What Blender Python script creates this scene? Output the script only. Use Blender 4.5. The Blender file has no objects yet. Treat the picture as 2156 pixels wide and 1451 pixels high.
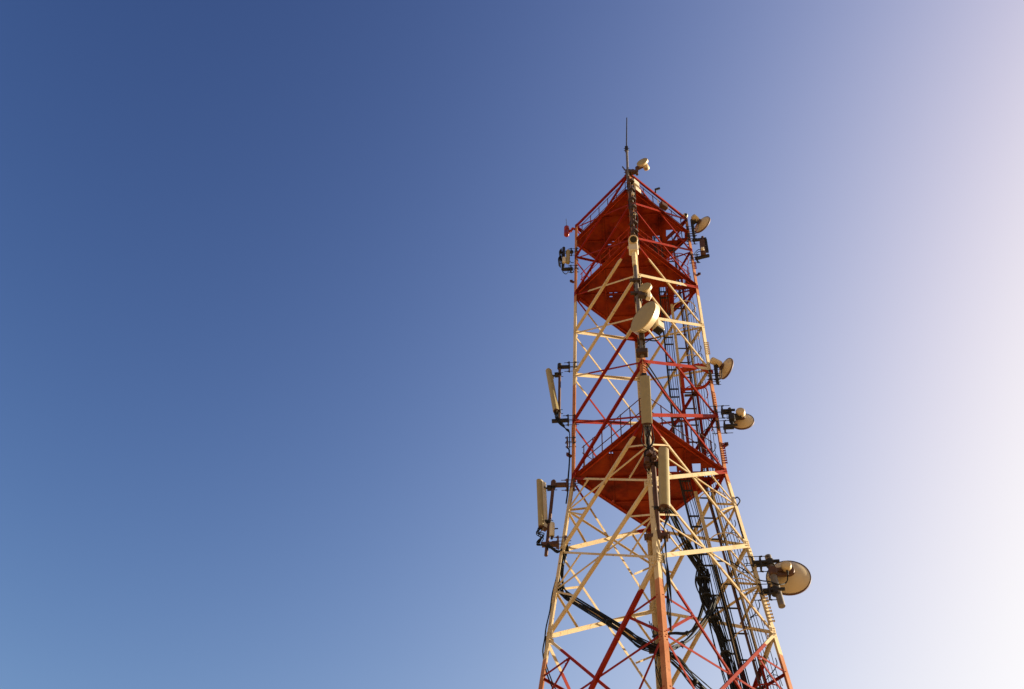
import bpy, bmesh, math, random
from mathutils import Vector, Matrix
random.seed(7)
V = Vector
scene = bpy.context.scene
COL = scene.collection

# ------------------------------------------------------------------ site data
# square lattice tower, 2.7 m wide, legs on the x and y axes, climbing 33.6 m
ZS = [33.640, 31.620, 29.444, 27.407, 25.346, 23.333, 21.221, 18.774, 16.329, 11.93, 6.6, 0.6]
HALF_TOP, TAPER, Z_BEND = 1.9, 0.09836, 21.221
Z_P1, Z_P2, Z_P3 = 32.64, 29.444, 21.221
def half(z):
    return HALF_TOP + (TAPER * (Z_BEND - z) if z < Z_BEND else 0.0)
CORNER = [V((-1, 0, 0)), V((0, -1, 0)), V((1, 0, 0)), V((0, 1, 0))]
def corner(i, z):
    c = CORNER[i % 4] * half(z)
    return V((c.x, c.y, z))

# ------------------------------------------------------------------ materials
MATS = {}
def base_mat(name, rough=0.55, metal=0.0):
    m = bpy.data.materials.new(name); m.use_nodes = True
    nt = m.node_tree; b = nt.nodes['Principled BSDF']
    b.inputs['Roughness'].default_value = rough
    b.inputs['Metallic'].default_value = metal
    b.inputs['Specular IOR Level'].default_value = .06 if 'paint' in name else .18
    MATS[name] = m
    return m, nt, b
def noise(nt, scale, detail=4.0, rough=0.6, coord='Object', stretch=None):
    tc = nt.nodes.new('ShaderNodeTexCoord')
    n = nt.nodes.new('ShaderNodeTexNoise')
    n.inputs['Scale'].default_value = scale
    n.inputs['Detail'].default_value = detail
    n.inputs['Roughness'].default_value = rough
    src = tc.outputs[coord]
    if stretch:
        mp = nt.nodes.new('ShaderNodeMapping'); mp.inputs['Scale'].default_value = stretch
        nt.links.new(src, mp.inputs['Vector']); src = mp.outputs['Vector']
    nt.links.new(src, n.inputs['Vector'])
    return n.outputs['Fac']
def ramp(nt, fac, stops, const=False):
    r = nt.nodes.new('ShaderNodeValToRGB')
    if const: r.color_ramp.interpolation = 'CONSTANT'
    el = r.color_ramp.elements
    while len(el) < len(stops): el.new(0.5)
    for e, (p, c) in zip(el, stops):
        e.position = p; e.color = (c[0], c[1], c[2], 1)
    nt.links.new(fac, r.inputs['Fac'])
    return r.outputs['Color']
def mix(nt, fac, a, b, mode='MIX'):
    m = nt.nodes.new('ShaderNodeMix'); m.data_type = 'RGBA'; m.blend_type = mode
    for s, v in ((m.inputs['Factor'], fac), (m.inputs['A'], a), (m.inputs['B'], b)):
        if isinstance(v, bpy.types.NodeSocket): nt.links.new(v, s)
        elif isinstance(v, (int, float)): s.default_value = v
        else: s.default_value = (v[0], v[1], v[2], 1)
    return m.outputs['Result']
def bump(nt, b, fac, strength, dist=0.01):
    bp = nt.nodes.new('ShaderNodeBump'); bp.inputs['Strength'].default_value = strength
    bp.inputs['Distance'].default_value = dist
    nt.links.new(fac, bp.inputs['Height']); nt.links.new(bp.outputs['Normal'], b.inputs['Normal'])
def simple(name, col, rough=0.55, metal=0.0, var=0.25, scale=9.0, dirt=None, dirt_amt=0.5):
    m, nt, b = base_mat(name, rough, metal)
    n = noise(nt, scale)
    lo = [c * (1 - var) for c in col]; hi = [min(1, c * (1 + var)) for c in col]
    c = ramp(nt, n, [(0.3, lo), (0.7, hi)])
    if dirt:
        n2 = noise(nt, scale * 0.45, 6, 0.7)
        f = ramp(nt, n2, [(0.52, (0, 0, 0)), (0.72, (dirt_amt,) * 3)])
        c = mix(nt, f, c, dirt)
    nt.links.new(c, b.inputs['Base Color'])
    bump(nt, b, noise(nt, scale * 6), 0.15, 0.004)
    return m
RED, RED2 = (0.22, 0.016, 0.0025), (0.15, 0.007, 0.0015)
CREAM, CREAM2 = (0.50, 0.41, 0.26), (0.42, 0.325, 0.18)
RUST = (0.16, 0.055, 0.02)
def banded_paint(name, RED, RED2):
    # aviation bands: paint colour by height, chipped and rust streaked
    m, nt, b = base_mat(name, 0.52)
    g = nt.nodes.new('ShaderNodeNewGeometry')
    sx = nt.nodes.new('ShaderNodeSeparateXYZ'); nt.links.new(g.outputs['Position'], sx.inputs[0])
    mr = nt.nodes.new('ShaderNodeMapRange')
    mr.inputs['From Min'].default_value = 0.0; mr.inputs['From Max'].default_value = 36.0
    nt.links.new(sx.outputs['Z'], mr.inputs['Value'])
    k = 1 / 36.0
    band = ramp(nt, mr.outputs['Result'], [(0.0, (1,) * 3), (5.2 * k, (0,) * 3), (10.4 * k, (1,) * 3), (15.70 * k, (0,) * 3),
                (20.78 * k, (1,) * 3), (24.86 * k, (0,) * 3), (28.9 * k, (1,) * 3)], const=True)
    n = noise(nt, 2.2, 5)
    red = ramp(nt, n, [(0.3, RED2), (0.7, RED)])
    cream = ramp(nt, n, [(0.3, CREAM2), (0.7, CREAM)])
    n3 = noise(nt, 1.1, 3)
    fade = ramp(nt, n3, [(0.45, (0, 0, 0)), (0.8, (0.45,) * 3)])
    c = mix(nt, band, mix(nt, fade, cream, (0.27, 0.16, 0.08)), red)
    n2 = noise(nt, 7.0, 8, 0.75)
    chips = ramp(nt, n2, [(0.575, (0, 0, 0)), (0.66, (0.85,) * 3)])
    c = mix(nt, chips, c, RUST)
    st = noise(nt, 5.0, 5, 0.65, stretch=(5.0, 5.0, .35))
    streak = ramp(nt, st, [(0.56, (0, 0, 0)), (0.74, (0.6,) * 3)])
    c = mix(nt, streak, c, (0.20, 0.085, 0.035))
    nt.links.new(c, b.inputs['Base Color'])
    bump(nt, b, n2, 0.25, 0.004)
    return m
banded_paint('banded_paint', RED, RED2)
banded_paint('faded_paint', (0.36, 0.16, 0.075), (0.27, 0.095, 0.035))
def platform_paint():
    m, nt, b = base_mat('platform_paint', 0.5)
    n = noise(nt, 1.6, 6, 0.65)
    c = ramp(nt, n, [(0.34, (0.045, 0.003, 0.001)), (0.48, (0.115, 0.009, 0.001)), (0.66, (0.18, 0.022, 0.002))])
    n2 = noise(nt, 3.3, 8, 0.7)
    f = ramp(nt, n2, [(0.55, (0, 0, 0)), (0.78, (0.7,) * 3)])
    c = mix(nt, f, c, (0.15, 0.038, 0.002))
    nt.links.new(c, b.inputs['Base Color'])
    bump(nt, b, n2, 0.2, 0.006)
platform_paint()
simple('red_paint', (0.27, 0.028, 0.007), 0.45, dirt=RUST, dirt_amt=0.5)
simple('cream_paint', (0.54, 0.43, 0.25), 0.45, dirt=(0.3, 0.16, 0.07), dirt_amt=0.4)
simple('rusty_steel', (0.050, 0.032, 0.024), 0.65, 0.2, dirt=(0.12, 0.045, 0.02), dirt_amt=0.7)
simple('dark_steel', (0.022, 0.018, 0.016), 0.6, 0.2)
simple('galvanised', (0.13, 0.11, 0.09), 0.5, 0.3, dirt=(0.14, 0.09, 0.06), dirt_amt=0.5)
simple('brown_steel', (0.075, 0.036, 0.022), 0.6, 0.2, dirt=(0.06, 0.035, 0.025), dirt_amt=0.7)
simple('radome_grey', (0.25, 0.20, 0.095), 0.5, var=0.06, dirt=(0.17, 0.13, 0.075), dirt_amt=0.5, scale=5)
simple('dish_shell', (0.42, 0.33, 0.20), 0.42, var=0.05, dirt=(0.24, 0.16, 0.08), dirt_amt=0.5, scale=4)
simple('white_case', (0.48, 0.42, 0.31), 0.45, var=0.06, dirt=(0.5, 0.42, 0.28), dirt_amt=0.3)
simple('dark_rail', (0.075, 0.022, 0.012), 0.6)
simple('black_rubber', (0.009, 0.009, 0.009), 0.75, var=0.3).node_tree.nodes['Principled BSDF'].inputs['Specular IOR Level'].default_value = .15
simple('grey_rubber', (0.016, 0.016, 0.016), 0.7).node_tree.nodes['Principled BSDF'].inputs['Specular IOR Level'].default_value = .2
m, nt, b = base_mat('lens_glass', 0.08); b.inputs['Base Color'].default_value = (0.01, 0.012, 0.016, 1)
nt.links.new(ramp(nt, noise(nt, 4), [(0.3, (0.008,) * 3), (0.7, (0.02,) * 3)]), b.inputs['Base Color'])
m, nt, b = base_mat('lamp_red', 0.25)
nt.links.new(ramp(nt, noise(nt, 6), [(0.3, (0.15, 0.010, 0.005)), (0.7, (0.22, 0.018, 0.008))]), b.inputs['Base Color'])

# ------------------------------------------------------------------ mesh helper
def frame(d, up=V((0, 0, 1))):
    d = d.normalized()
    if abs(d.dot(up)) > 0.98: up = V((0, 1, 0)) if abs(d.y) < 0.9 else V((1, 0, 0))
    s = d.cross(up).normalized()
    return d, s, s.cross(d).normalized()
class MB:
    def __init__(self): self.v, self.f, self.s = [], [], []
    def add(self, verts, faces, smooth=False):
        o = len(self.v); self.v += [V(x) for x in verts]
        for f in faces:
            self.f.append([i + o for i in f]); self.s.append(smooth)
        return self
    def extrude(self, prof, p, q, sx, sy, prof2=None, smooth=False, cap=True):
        p, q = V(p), V(q); n = len(prof); prof2 = prof2 or prof
        vs = [p + sx * a + sy * b for a, b in prof] + [q + sx * a + sy * b for a, b in prof2]
        area = sum(prof[i][0] * prof[(i + 1) % n][1] - prof[(i + 1) % n][0] * prof[i][1] for i in range(n))
        flip = area * sx.cross(sy).dot(q - p) < 0
        side = [[i, (i + 1) % n, n + (i + 1) % n, n + i] for i in range(n)]
        caps = [list(range(n))[::-1], list(range(n, 2 * n))]
        if flip: side = [f[::-1] for f in side]; caps = [f[::-1] for f in caps]
        self.add(vs, side, smooth)
        if cap:
            o = len(self.v); self.add(vs, caps, False)
        return self
    def bar(self, p, q, w, h, up=V((0, 0, 1))):            # solid rectangular bar, w across, h along up
        d, s, u = frame(V(q) - V(p), up)
        return self.extrude([(-w / 2, -h / 2), (w / 2, -h / 2), (w / 2, h / 2), (-w / 2, h / 2)], p, q, s, u)
    def box(self, c, sx, sy, sz, yaw=0.0, bev=0.0):
        c = V(c); X = V((math.cos(yaw), math.sin(yaw), 0)); Y = V((-math.sin(yaw), math.cos(yaw), 0)); Z = V((0, 0, 1))
        if bev <= 0:
            return self.extrude([(-sx / 2, -sy / 2), (sx / 2, -sy / 2), (sx / 2, sy / 2), (-sx / 2, sy / 2)], c - Z * sz / 2, c + Z * sz / 2, X, Y)
        a, b_ = sx / 2, sy / 2
        def pr(k): return [(-a + bev, -b_ + k), (a - bev, -b_ + k), (a - k, -b_ + bev), (a - k, b_ - bev), (a - bev, b_ - k), (-a + bev, b_ - k), (-a + k, b_ - bev), (-a + k, -b_ + bev)]
        self.extrude(pr(bev * .8), c - Z * sz / 2, c - Z * (sz / 2 - bev), X, Y, pr(0))
        self.extrude(pr(0), c - Z * (sz / 2 - bev), c + Z * (sz / 2 - bev), X, Y, cap=False)
        self.extrude(pr(0), c + Z * (sz / 2 - bev), c + Z * sz / 2, X, Y, pr(bev * .8))
        return self
    def tube(self, p, q, r, r2=None, seg=12):
        d, s, u = frame(V(q) - V(p)); r2 = r if r2 is None else r2
        pr = [(math.cos(2 * math.pi * i / seg), math.sin(2 * math.pi * i / seg)) for i in range(seg)]
        return self.extrude([(a * r, b * r) for a, b in pr], p, q, s, u, [(a * r2, b * r2) for a, b in pr], True)
    def path(self, pts, r, seg=6, close=False):             # swept round cable along a poly-line
        pts = [V(p) for p in pts]; n = len(pts); rings = []
        ref = V((0.31, 0.52, 0.79)).normalized()
        for i, p in enumerate(pts):
            if close: t = pts[(i + 1) % n] - pts[i - 1]
            else: t = pts[min(i + 1, n - 1)] - pts[max(i - 1, 0)]
            t = t.normalized() if t.length > 1e-9 else V((0, 0, 1))
            s = t.cross(ref); s = s.normalized() if s.length > .05 else t.orthogonal().normalized()
            u = t.cross(s).normalized()
            rings.append([p + s * (r * math.cos(2 * math.pi * k / seg)) + u * (r * math.sin(2 * math.pi * k / seg)) for k in range(seg)])
        vs = [v for ring in rings for v in ring]; fs = []
        for i in range(n if close else n - 1):
            j = (i + 1) % n
            for k in range(seg):
                k2 = (k + 1) % seg
                fs.append([i * seg + k, i * seg + k2, j * seg + k2, j * seg + k])
        self.add(vs, fs, True)
        if not close:
            self.add(rings[0] + rings[-1], [list(range(seg))[::-1], list(range(seg, 2 * seg))])
        return self
    def lathe(self, prof, o, axis, seg=36, smooth=True):    # prof: (radius, distance along axis)
        o = V(o); d, s, u = frame(V(axis)); rings = []
        vs, fs, idx = [], [], []
        for r, h in prof:
            if r < 1e-6: idx.append([len(vs)]); vs.append(o + d * h)
            else:
                idx.append(list(range(len(vs), len(vs) + seg)))
                vs += [o + d * h + s * (r * math.cos(2 * math.pi * k / seg)) + u * (r * math.sin(2 * math.pi * k / seg)) for k in range(seg)]
        for A, B in zip(idx, idx[1:]):
            for k in range(seg):
                k2 = (k + 1) % seg
                if len(A) == 1 and len(B) == 1: continue
                if len(A) == 1: fs.append([A[0], B[k2], B[k]])
                elif len(B) == 1: fs.append([A[k], A[k2], B[0]])
                else: fs.append([A[k], A[k2], B[k2], B[k]])
        return self.add(vs, fs, smooth)
    def angle(self, p, q, n, w, t, flange, edge):
        # rolled steel angle: one leg lies in the face plane (normal n), the other stands along n at one edge
        p, q, n = V(p), V(q), V(n).normalized(); d = (q - p).normalized()
        s = d.cross(n).normalized()
        if s.z > 0: s = -s                                   # s points to the lower edge
        e = 1 if edge == 'low' else -1
        h = w / 2; F = flange; T = t if F > 0 else -t
        if e > 0: prof = [(-h, 0), (h, 0), (h, F), (h - t, F), (h - t, T), (-h, T)]
        else: prof = [(h, 0), (-h, 0), (-h, F), (-h + t, F), (-h + t, T), (h, T)]
        return self.extrude(prof, p, q, s, n)
    def build(self, name, mat, parent=None, fix=False):
        me = bpy.data.meshes.new(name)
        off = V((0, 0, 0)); o = parent
        while o is not None: off += o.location; o = o.parent
        me.from_pydata([tuple(v - off) for v in self.v], [], self.f)
        me.polygons.foreach_set('use_smooth', self.s)
        me.materials.append(MATS[mat]); me.update()
        if fix:
            bm = bmesh.new(); bm.from_mesh(me); bmesh.ops.recalc_face_normals(bm, faces=bm.faces); bm.to_mesh(me); bm.free()
        ob = bpy.data.objects.new(name, me); COL.objects.link(ob)
        if parent: ob.parent = parent
        return ob
def tag(o, label=None, cat=None, group=None, kind=None):
    if label: o['label'] = label
    if cat: o['category'] = cat
    if group: o['group'] = group
    if kind: o['kind'] = kind
    return o
def thing(name, loc, label, cat, group=None):
    o = bpy.data.objects.new(name, None); COL.objects.link(o); o.location = V(loc)
    o.empty_display_size = 0.2
    return tag(o, label, cat, group)
def curve(pts, n=10):                                       # Catmull-Rom through the points
    P = [V(p) for p in pts]; P = [P[0] * 2 - P[1]] + P + [P[-1] * 2 - P[-2]]; out = []
    for i in range(1, len(P) - 2):
        for k in range(n):
            t = k / n; a, b, c, d = P[i - 1], P[i], P[i + 1], P[i + 2]
            out.append(0.5 * (2 * b + (c - a) * t + (2 * a - 5 * b + 4 * c - d) * t * t + (3 * b - a - 3 * c + d) * t ** 3))
    out.append(P[-2]); return out

# ------------------------------------------------------------------ ground
def ground():
    m, nt, b = base_mat('sandy_ground', 0.9)
    n = noise(nt, 0.35, 8, 0.65); n2 = noise(nt, 6, 6)
    c = ramp(nt, n, [(0.3, (0.38, 0.25, 0.12)), (0.7, (0.50, 0.34, 0.17))])
    c = mix(nt, 0.3, c, ramp(nt, n2, [(0.35, (0.30, 0.20, 0.09)), (0.65, (0.54, 0.38, 0.20))]))
    nt.links.new(c, b.inputs['Base Color']); bump(nt, b, n2, 0.4, 0.05)
    g = MB(); N = 24; L = 3000.0
    xs = [L * (2 * i / N - 1) * abs(2 * i / N - 1) for i in range(N + 1)]
    g.add([(x, y, 0.12 * math.sin(x * .05) * math.cos(y * .043) if abs(x) < 900 and abs(y) < 900 and (abs(x) > 30 or abs(y) > 30) else 0) for y in xs for x in xs],
          [[j * (N + 1) + i, j * (N + 1) + i + 1, (j + 1) * (N + 1) + i + 1, (j + 1) * (N + 1) + i] for j in range(N) for i in range(N)], True)
    tag(g.build('ground', 'sandy_ground'), 'pale sandy ground round the foot of the tower', 'ground', kind='structure')
ground()
def added_hills():
    # added unseen ridge: cuts low sky light, bounces warm light back
    m, nt, b = base_mat('added_hill_scrub', 0.95)
    c = ramp(nt, noise(nt, .02, 8, .7), [(0.35, (0.14, 0.095, 0.042)), (0.65, (0.26, 0.17, 0.08))])
    nt.links.new(c, b.inputs['Base Color'])
    rnd = random.Random(21); NA, NR = 144, 9; ph = [rnd.uniform(0, 6.28) for _ in range(6)]
    g = MB(); vs = []
    for j in range(NR + 1):
        f = j / NR; r = 330 + 620 * f; prof = math.sin(math.pi * min(1, f * 1.15)) ** 1.3 if f < .87 else 0.0
        for i in range(NA):
            a = 2 * math.pi * i / NA
            rid = 150 + 28 * math.sin(3 * a + ph[0]) + 18 * math.sin(7 * a + ph[1]) + 10 * math.sin(17 * a + ph[2]) + 5 * math.sin(31 * a + ph[3])
            z = rid * prof + (rnd.uniform(-5, 5) if 0 < j < NR else 0) - .6
            vs.append((r * math.cos(a), r * math.sin(a), z))
    fs = [[j * NA + i, (j + 1) * NA + i, (j + 1) * NA + (i + 1) % NA, j * NA + (i + 1) % NA] for j in range(NR) for i in range(NA)]
    g.add(vs, fs, True)
    tag(g.build('added_hills', 'added_hill_scrub', None, True), 'added unseen ridge far round the site, cutting low sky light', 'added_hills', kind='structure')
added_hills()

# ------------------------------------------------------------------ tower
tower = thing('lattice_tower', (0, 0, 0), 'tall square lattice tower in red and cream bands with red platforms', 'tower')
def make_legs():
    for i in range(4):
        a = (CORNER[(i + 1) % 4] - CORNER[i]).normalized(); c = (CORNER[(i - 1) % 4] - CORNER[i]).normalized()
        def prof(w, t): return [(0, 0), (w, 0), (w, t), (t, t), (t, w), (0, w)]
        mb = MB()
        P = [(ZS[0] + 0.12, .105, .012), (ZS[3], .11, .012), (Z_BEND, .115, .013), (16.3, .114, .014), (12, .118, .015), (0.05, .17, .018)]
        if i == 3: P = [(z_, w_ * 1.35, t_) for z_, w_, t_ in P]
        for (z0, w0, t0), (z1, w1, t1) in zip(P, P[1:]):
            mb.extrude(prof(w1, t1), corner(i, z1), corner(i, z0), a, c, prof(w1, t1))
        # splice angles and their bolt rows on the outside of the corner
        leg = mb.build('leg', 'faded_paint', tower)
        for z in ([22.9, 17.55] if i in (0, 3) else [24.0, 18.4] if i == 2 else [23.0, 18.9]):
            s = MB(); o = CORNER[i] * 0.014
            pr = [(-.004, -.004), (.105, -.004), (.105, .008), (.008, .008), (.008, .105), (-.004, .105)]
            s.extrude(pr, corner(i, z - .3) + o * .6, corner(i, z + .3) + o * .6, a, c)
            for k in range(6):
                for dd in (a, c):
                    p = corner(i, z - .25 + .1 * k) + dd * .06 + o
                    nn = -c if dd is a else -a
                    s.tube(p - nn * .01, p + nn * .026, .014, seg=6)
            s.build('splice_plate', 'faded_paint', leg)
        for z in ZS[:10]:
            g = MB(); wd = .165 if z > 20 else .21
            for dd, nn in ((a, -c), (c, -a)):
                p = corner(i, z)
                q = [p + dd * .02 + V((0, 0, wd * .62)), p + dd * .02 - V((0, 0, wd * .62)), p + dd * wd - V((0, 0, wd * .34)), p + dd * wd + V((0, 0, wd * .34))]
                vs = [x + nn * .003 for x in q] + [x + nn * .013 for x in q]
                fs = [[0, 1, 2, 3], [7, 6, 5, 4], [0, 4, 5, 1], [1, 5, 6, 2], [2, 6, 7, 3], [3, 7, 4, 0]]
                g.add(vs, fs)
                for k in (-1, 0, 1):
                    b0 = p + dd * (wd * .3) + V((0, 0, wd * .3 * k)); g.tube(b0 + nn * .01, b0 + nn * .032, .013, seg=6)
                    b0 = p + dd * (wd * .72) + V((0, 0, wd * .16 * k)); g.tube(b0 + nn * .01, b0 + nn * .032, .013, seg=6)
            g.build('gusset_plate', 'banded_paint', leg, fix=True)
        if i == 2:
            for z0, cnt in ((30.5, 5), (26.0, 7), (21.5, 9), (16.6, 9)):
                for k in range(cnt):
                    st = MB(); z = z0 + .088 * k; p = corner(i, z)
                    st.tube(p + V((-.03, -.045, 0)), p + V((.026, -.045, 0)), .018, seg=8)
                    st.tube(p + V((.024, -.045, 0)), p + V((.038, -.045, 0)), .026, seg=8)
                    st.build('step_bolt', 'banded_paint', leg)
make_legs()
def face_bar(name, i, pa, pb, n, w, off, flange, edge, trim=.07):
    d = (pb - pa).normalized()
    mb = MB(); mb.angle(pa + d * trim + n * off, pb - d * trim + n * off, n, w, max(.007, w * .1), flange, edge)
    for e in (pa + d * (trim + .05), pa + d * (trim + .12), pb - d * (trim + .05), pb - d * (trim + .12)):
        s = 1 if off > 0 else -1
        mb.tube(e + n * (off - .012), e + n * (off + .022), min(.013, w * .2), seg=6)
    return mb.build(name, 'banded_paint', tower)
def make_faces():
    for i in range(4):
        j = (i + 1) % 4
        for k in range(len(ZS) - 1):
            z0, z1 = ZS[k], ZS[k + 1]
            a0, a1, b0, b1 = corner(i, z0), corner(i, z1), corner(j, z0), corner(j, z1)
            n = (b1 - a1).cross(a0 - a1).normalized()
            if n.dot(a0 + b0 - V((0, 0, 2 * z0))) < 0: n = -n
            big = k >= 8
            if i == 0: so, fo, si, fi = (.072, -.068, .052, -.05)
            elif i == 1: so, fo, si, fi = (.10, -.075, .068, -.06)
            else: so, fo, si, fi = (.075, .05, .062, -.05)
            if i == 3: si = .09
            if i == 2: si = .09
            if k < 2: so *= .85; si *= .85; fo *= .85; fi *= .85
            if big:
                so *= .62 if i == 1 else 1.2; si *= .8 if i == 1 else 1.1; fo *= 1.1
            eo = 'low' if i == 0 else 'high'
            face_bar('diagonal_brace', i, b0, a1, n, so, .017, fo, eo)
            face_bar('diagonal_brace', i, a0, b1, n, si, -.030, fi, 'high')
            if k >= 6 and k <= 8:                            # secondary bracing of the wide lower panels
                X = (b0 * (b1 - a1).length + a1 * 0) if False else None
                wa, wb = (b0 - a0).length, (b1 - a1).length
                t = wa / (wa + wb)
                def on1(f): return b0.lerp(a1, f)            # outer diagonal
                def on2(f): return a0.lerp(b1, f)            # inner diagonal
                cen = on2(t)
                sub = []
                for (up, lo, L, D1, D2) in ((a0, a1, None, on2, on1), (b0, b1, None, on1, on2)):
                    mid = up.lerp(lo, t)
                    if not big:
                        sub += [(mid, cen), (mid, D1(t * .5)), (mid, D2(1 - (1 - t) * .5))]
                    else:
                        q1, q3 = up.lerp(lo, t * .5), up.lerp(lo, t + (1 - t) * .5)
                        sub += [(mid, cen), (q1, D1(t * .5)), (mid, D1(t * .5)), (mid, D2(1 - (1 - t) * .5)), (q3, D2(1 - (1 - t) * .5))]
                for p, q in sub:
                    face_bar('secondary_brace', i, p, q, n, .042 if not big else .055, -.012, -.04, 'high', .03)
        # top chord of each face
        a, b = corner(i, ZS[0]), corner(j, ZS[0]); n = ((a + b) / 2 - V((0, 0, ZS[0]))).normalized()
        face_bar('top_chord', i, a, b, n, .10, .02, -.09, 'high', .02)
make_faces()

def make_platform(z, h, holes, rail_h, rails, posts, rail_mat, skip=()):
    t = .012
    bm = bmesh.new(); c = .16
    pts = [(-h, -c), (-c, -h), (c, -h), (h, -c), (h, c), (c, h), (-c, h), (-h, c)]
    bm.faces.new([bm.verts.new((x, y, z)) for x, y in pts])
    for x0, x1, y0, y1 in holes:
        for co, no in (((x0, 0, z), (1, 0, 0)), ((x1, 0, z), (1, 0, 0)), ((0, y0, z), (0, 1, 0)), ((0, y1, z), (0, 1, 0))):
            bmesh.ops.bisect_plane(bm, geom=bm.verts[:] + bm.edges[:] + bm.faces[:], plane_co=co, plane_no=no)
    kill = [f for f in bm.faces if any(x0 < f.calc_center_median().x < x1 and y0 < f.calc_center_median().y < y1 for x0, x1, y0, y1 in holes)]
    bmesh.ops.delete(bm, geom=kill, context='FACES')
    r = bmesh.ops.extrude_face_region(bm, geom=bm.faces[:])
    bmesh.ops.translate(bm, verts=[v for v in r['geom'] if isinstance(v, bmesh.types.BMVert)], vec=(0, 0, -t))
    bmesh.ops.recalc_face_normals(bm, faces=bm.faces)
    me = bpy.data.meshes.new('platform'); bm.to_mesh(me); bm.free()
    me.materials.append(MATS['platform_paint'])
    pl = bpy.data.objects.new('platform', me); COL.objects.link(pl); pl.parent = tower
    e = MB()
    for q in range(4):                                       # edge channels
        p0, p1 = CORNER[q] * h, CORNER[(q + 1) % 4] * h; d = (p1 - p0).normalized(); nn = V((d.y, -d.x, 0))
        if nn.dot(p0) < 0: nn = -nn
        A = p0 + d * .16 + V((0, 0, z)); B = p1 - d * .16 + V((0, 0, z))
        A += nn * .004; B += nn * .004
        vs = [A + V((0, 0, .05)), B + V((0, 0, .05)), B - V((0, 0, .065)), A - V((0, 0, .065))]
        vs += [x + nn * .012 for x in vs]
        e.add(vs, [[0, 1, 2, 3], [7, 6, 5, 4], [0, 4, 5, 1], [1, 5, 6, 2], [2, 6, 7, 3], [3, 7, 4, 0]])
    e.build('edge_channel', 'red_paint', pl, fix=True)
    def solid(segs, axis, w, dp):
        for s0, s1, cst in segs:
            A = V((cst, s0, z - t - dp / 2 - .001)) if axis == 'y' else V((s0, cst, z - t - dp / 2 - .001))
            B = V((cst, s1, z - t - dp / 2 - .001)) if axis == 'y' else V((s1, cst, z - t - dp / 2 - .001))
            mb = MB(); mb.bar(A, B, w, dp); mb.build('stiffener', 'platform_paint', pl)
    hh = h - .12
    solid([(-hh / 2, hh / 2, -h / 2)], 'y', .035, .05)
    solid([(-hh / 2, hh / 2, h / 2)], 'y', .035, .05)
    solid([(-h / 2 + .04, h / 2 - .04, -h * .48), (-h / 2 + .04, h / 2 - .04, h * .48)], 'x', .03, .04)
    solid([(-hh + .1, -h / 2 - .03, 0.0), (-h / 2 + .03, .4, 0.02)], 'x', .03, .04)
    for q in range(4):                                       # railings inside the lattice
        if q in skip: continue
        g = MB(); hi = h - .05
        p0, p1 = CORNER[q] * hi, CORNER[(q + 1) % 4] * hi
        for f in range(posts):
            p = p0.lerp(p1, .08 + .84 * f / (posts - 1)) + V((0, 0, z + .001))
            g.bar(p, p + V((0, 0, rail_h)), .026, .026, V((0, 1, 0)))
        for hgt in rails:
            a, b = p0.lerp(p1, .05) + V((0, 0, z + hgt)), p0.lerp(p1, .95) + V((0, 0, z + hgt))
            g.tube(a, b, .012, seg=8)
        g.build('guard_rail', rail_mat, pl)
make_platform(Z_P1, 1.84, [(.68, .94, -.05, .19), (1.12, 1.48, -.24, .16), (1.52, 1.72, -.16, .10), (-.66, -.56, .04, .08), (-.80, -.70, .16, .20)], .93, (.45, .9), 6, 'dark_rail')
make_platform(Z_P2, 1.84, [(.70, .96, -.10, .19), (1.16, 1.62, .02, .50), (1.25, 1.50, -.35, -.12), (-.81, -.72, -.01, .03), (-.66, -.57, -.01, .03), (-.81, -.72, .12, .16)], 1.02, (.35, .68, 1.0), 6, 'red_paint')
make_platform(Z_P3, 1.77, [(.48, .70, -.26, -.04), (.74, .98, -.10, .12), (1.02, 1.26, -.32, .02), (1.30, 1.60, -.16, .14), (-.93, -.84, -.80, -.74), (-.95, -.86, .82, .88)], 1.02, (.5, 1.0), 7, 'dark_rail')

# ladder, its cage hoops, and the cable tray: all lean with the right-hand leg below the bend
def lean(z): return TAPER * max(0.0, Z_BEND - z)
def rail(x, y, z0, z1, w, mat, parent, name='rail', d=None):
    mb = MB(); P = [z1] + ([Z_BEND] if z0 < Z_BEND < z1 else []) + [z0]
    for za, zb in zip(P, P[1:]):
        mb.bar((x + lean(zb), y, zb), (x + lean(za), y, za), w, d or w, V((0, 1, 0)))
    return mb.build(name, mat, parent)
lad = MB()
lad.bar((1.06 + lean(.3), .25, .3), (1.06 + lean(Z_BEND), .25, Z_BEND), .075, .06, V((0, 1, 0)))
lad.bar((1.06, .25, Z_BEND), (1.06, .25, 29.40), .075, .06, V((0, 1, 0)))
ladder = lad.build('ladder', 'banded_paint', tower)
rail(1.34, .30, .3, 32.6, .05, 'brown_steel', ladder)
rail(1.47, .30, .3, 30.6, .055, 'banded_paint', ladder)
z = 32.2
while z > 8:
    r_ = MB(); r_.tube((1.02 + lean(z), .27, z), (1.38 + lean(z), .30, z), .020, seg=8); r_.build('rung', 'dark_steel', ladder); z -= .68
z = 31.3
while z > 10:
    h_ = MB(); cx, cy, R = 1.40 + lean(z), .18, .34
    h_.path([(cx + R * math.cos(a), cy + R * .95 * math.sin(a), z) for a in [math.pi * (0.93 + 1.22 * k / 22) for k in range(23)]], .013, 6)
    h_.build('cage_hoop', 'banded_paint', ladder); z -= 1.36
tray = rail(.72, .02, .3, 33.2, .05, 'dark_steel', tower, 'cable_tray', .03)
rail(.955, .04, .3, 33.2, .02, 'dark_steel', tray)
z = 33.0; k = 0
while z > 9:
    r_ = MB(); r_.bar((.70 + lean(z), .04, z), (.97 + lean(z), .05, z), .035, .03); r_.build('rung', 'dark_steel', tray)
    k += 1; z -= .34 if k % 2 else .86
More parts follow.
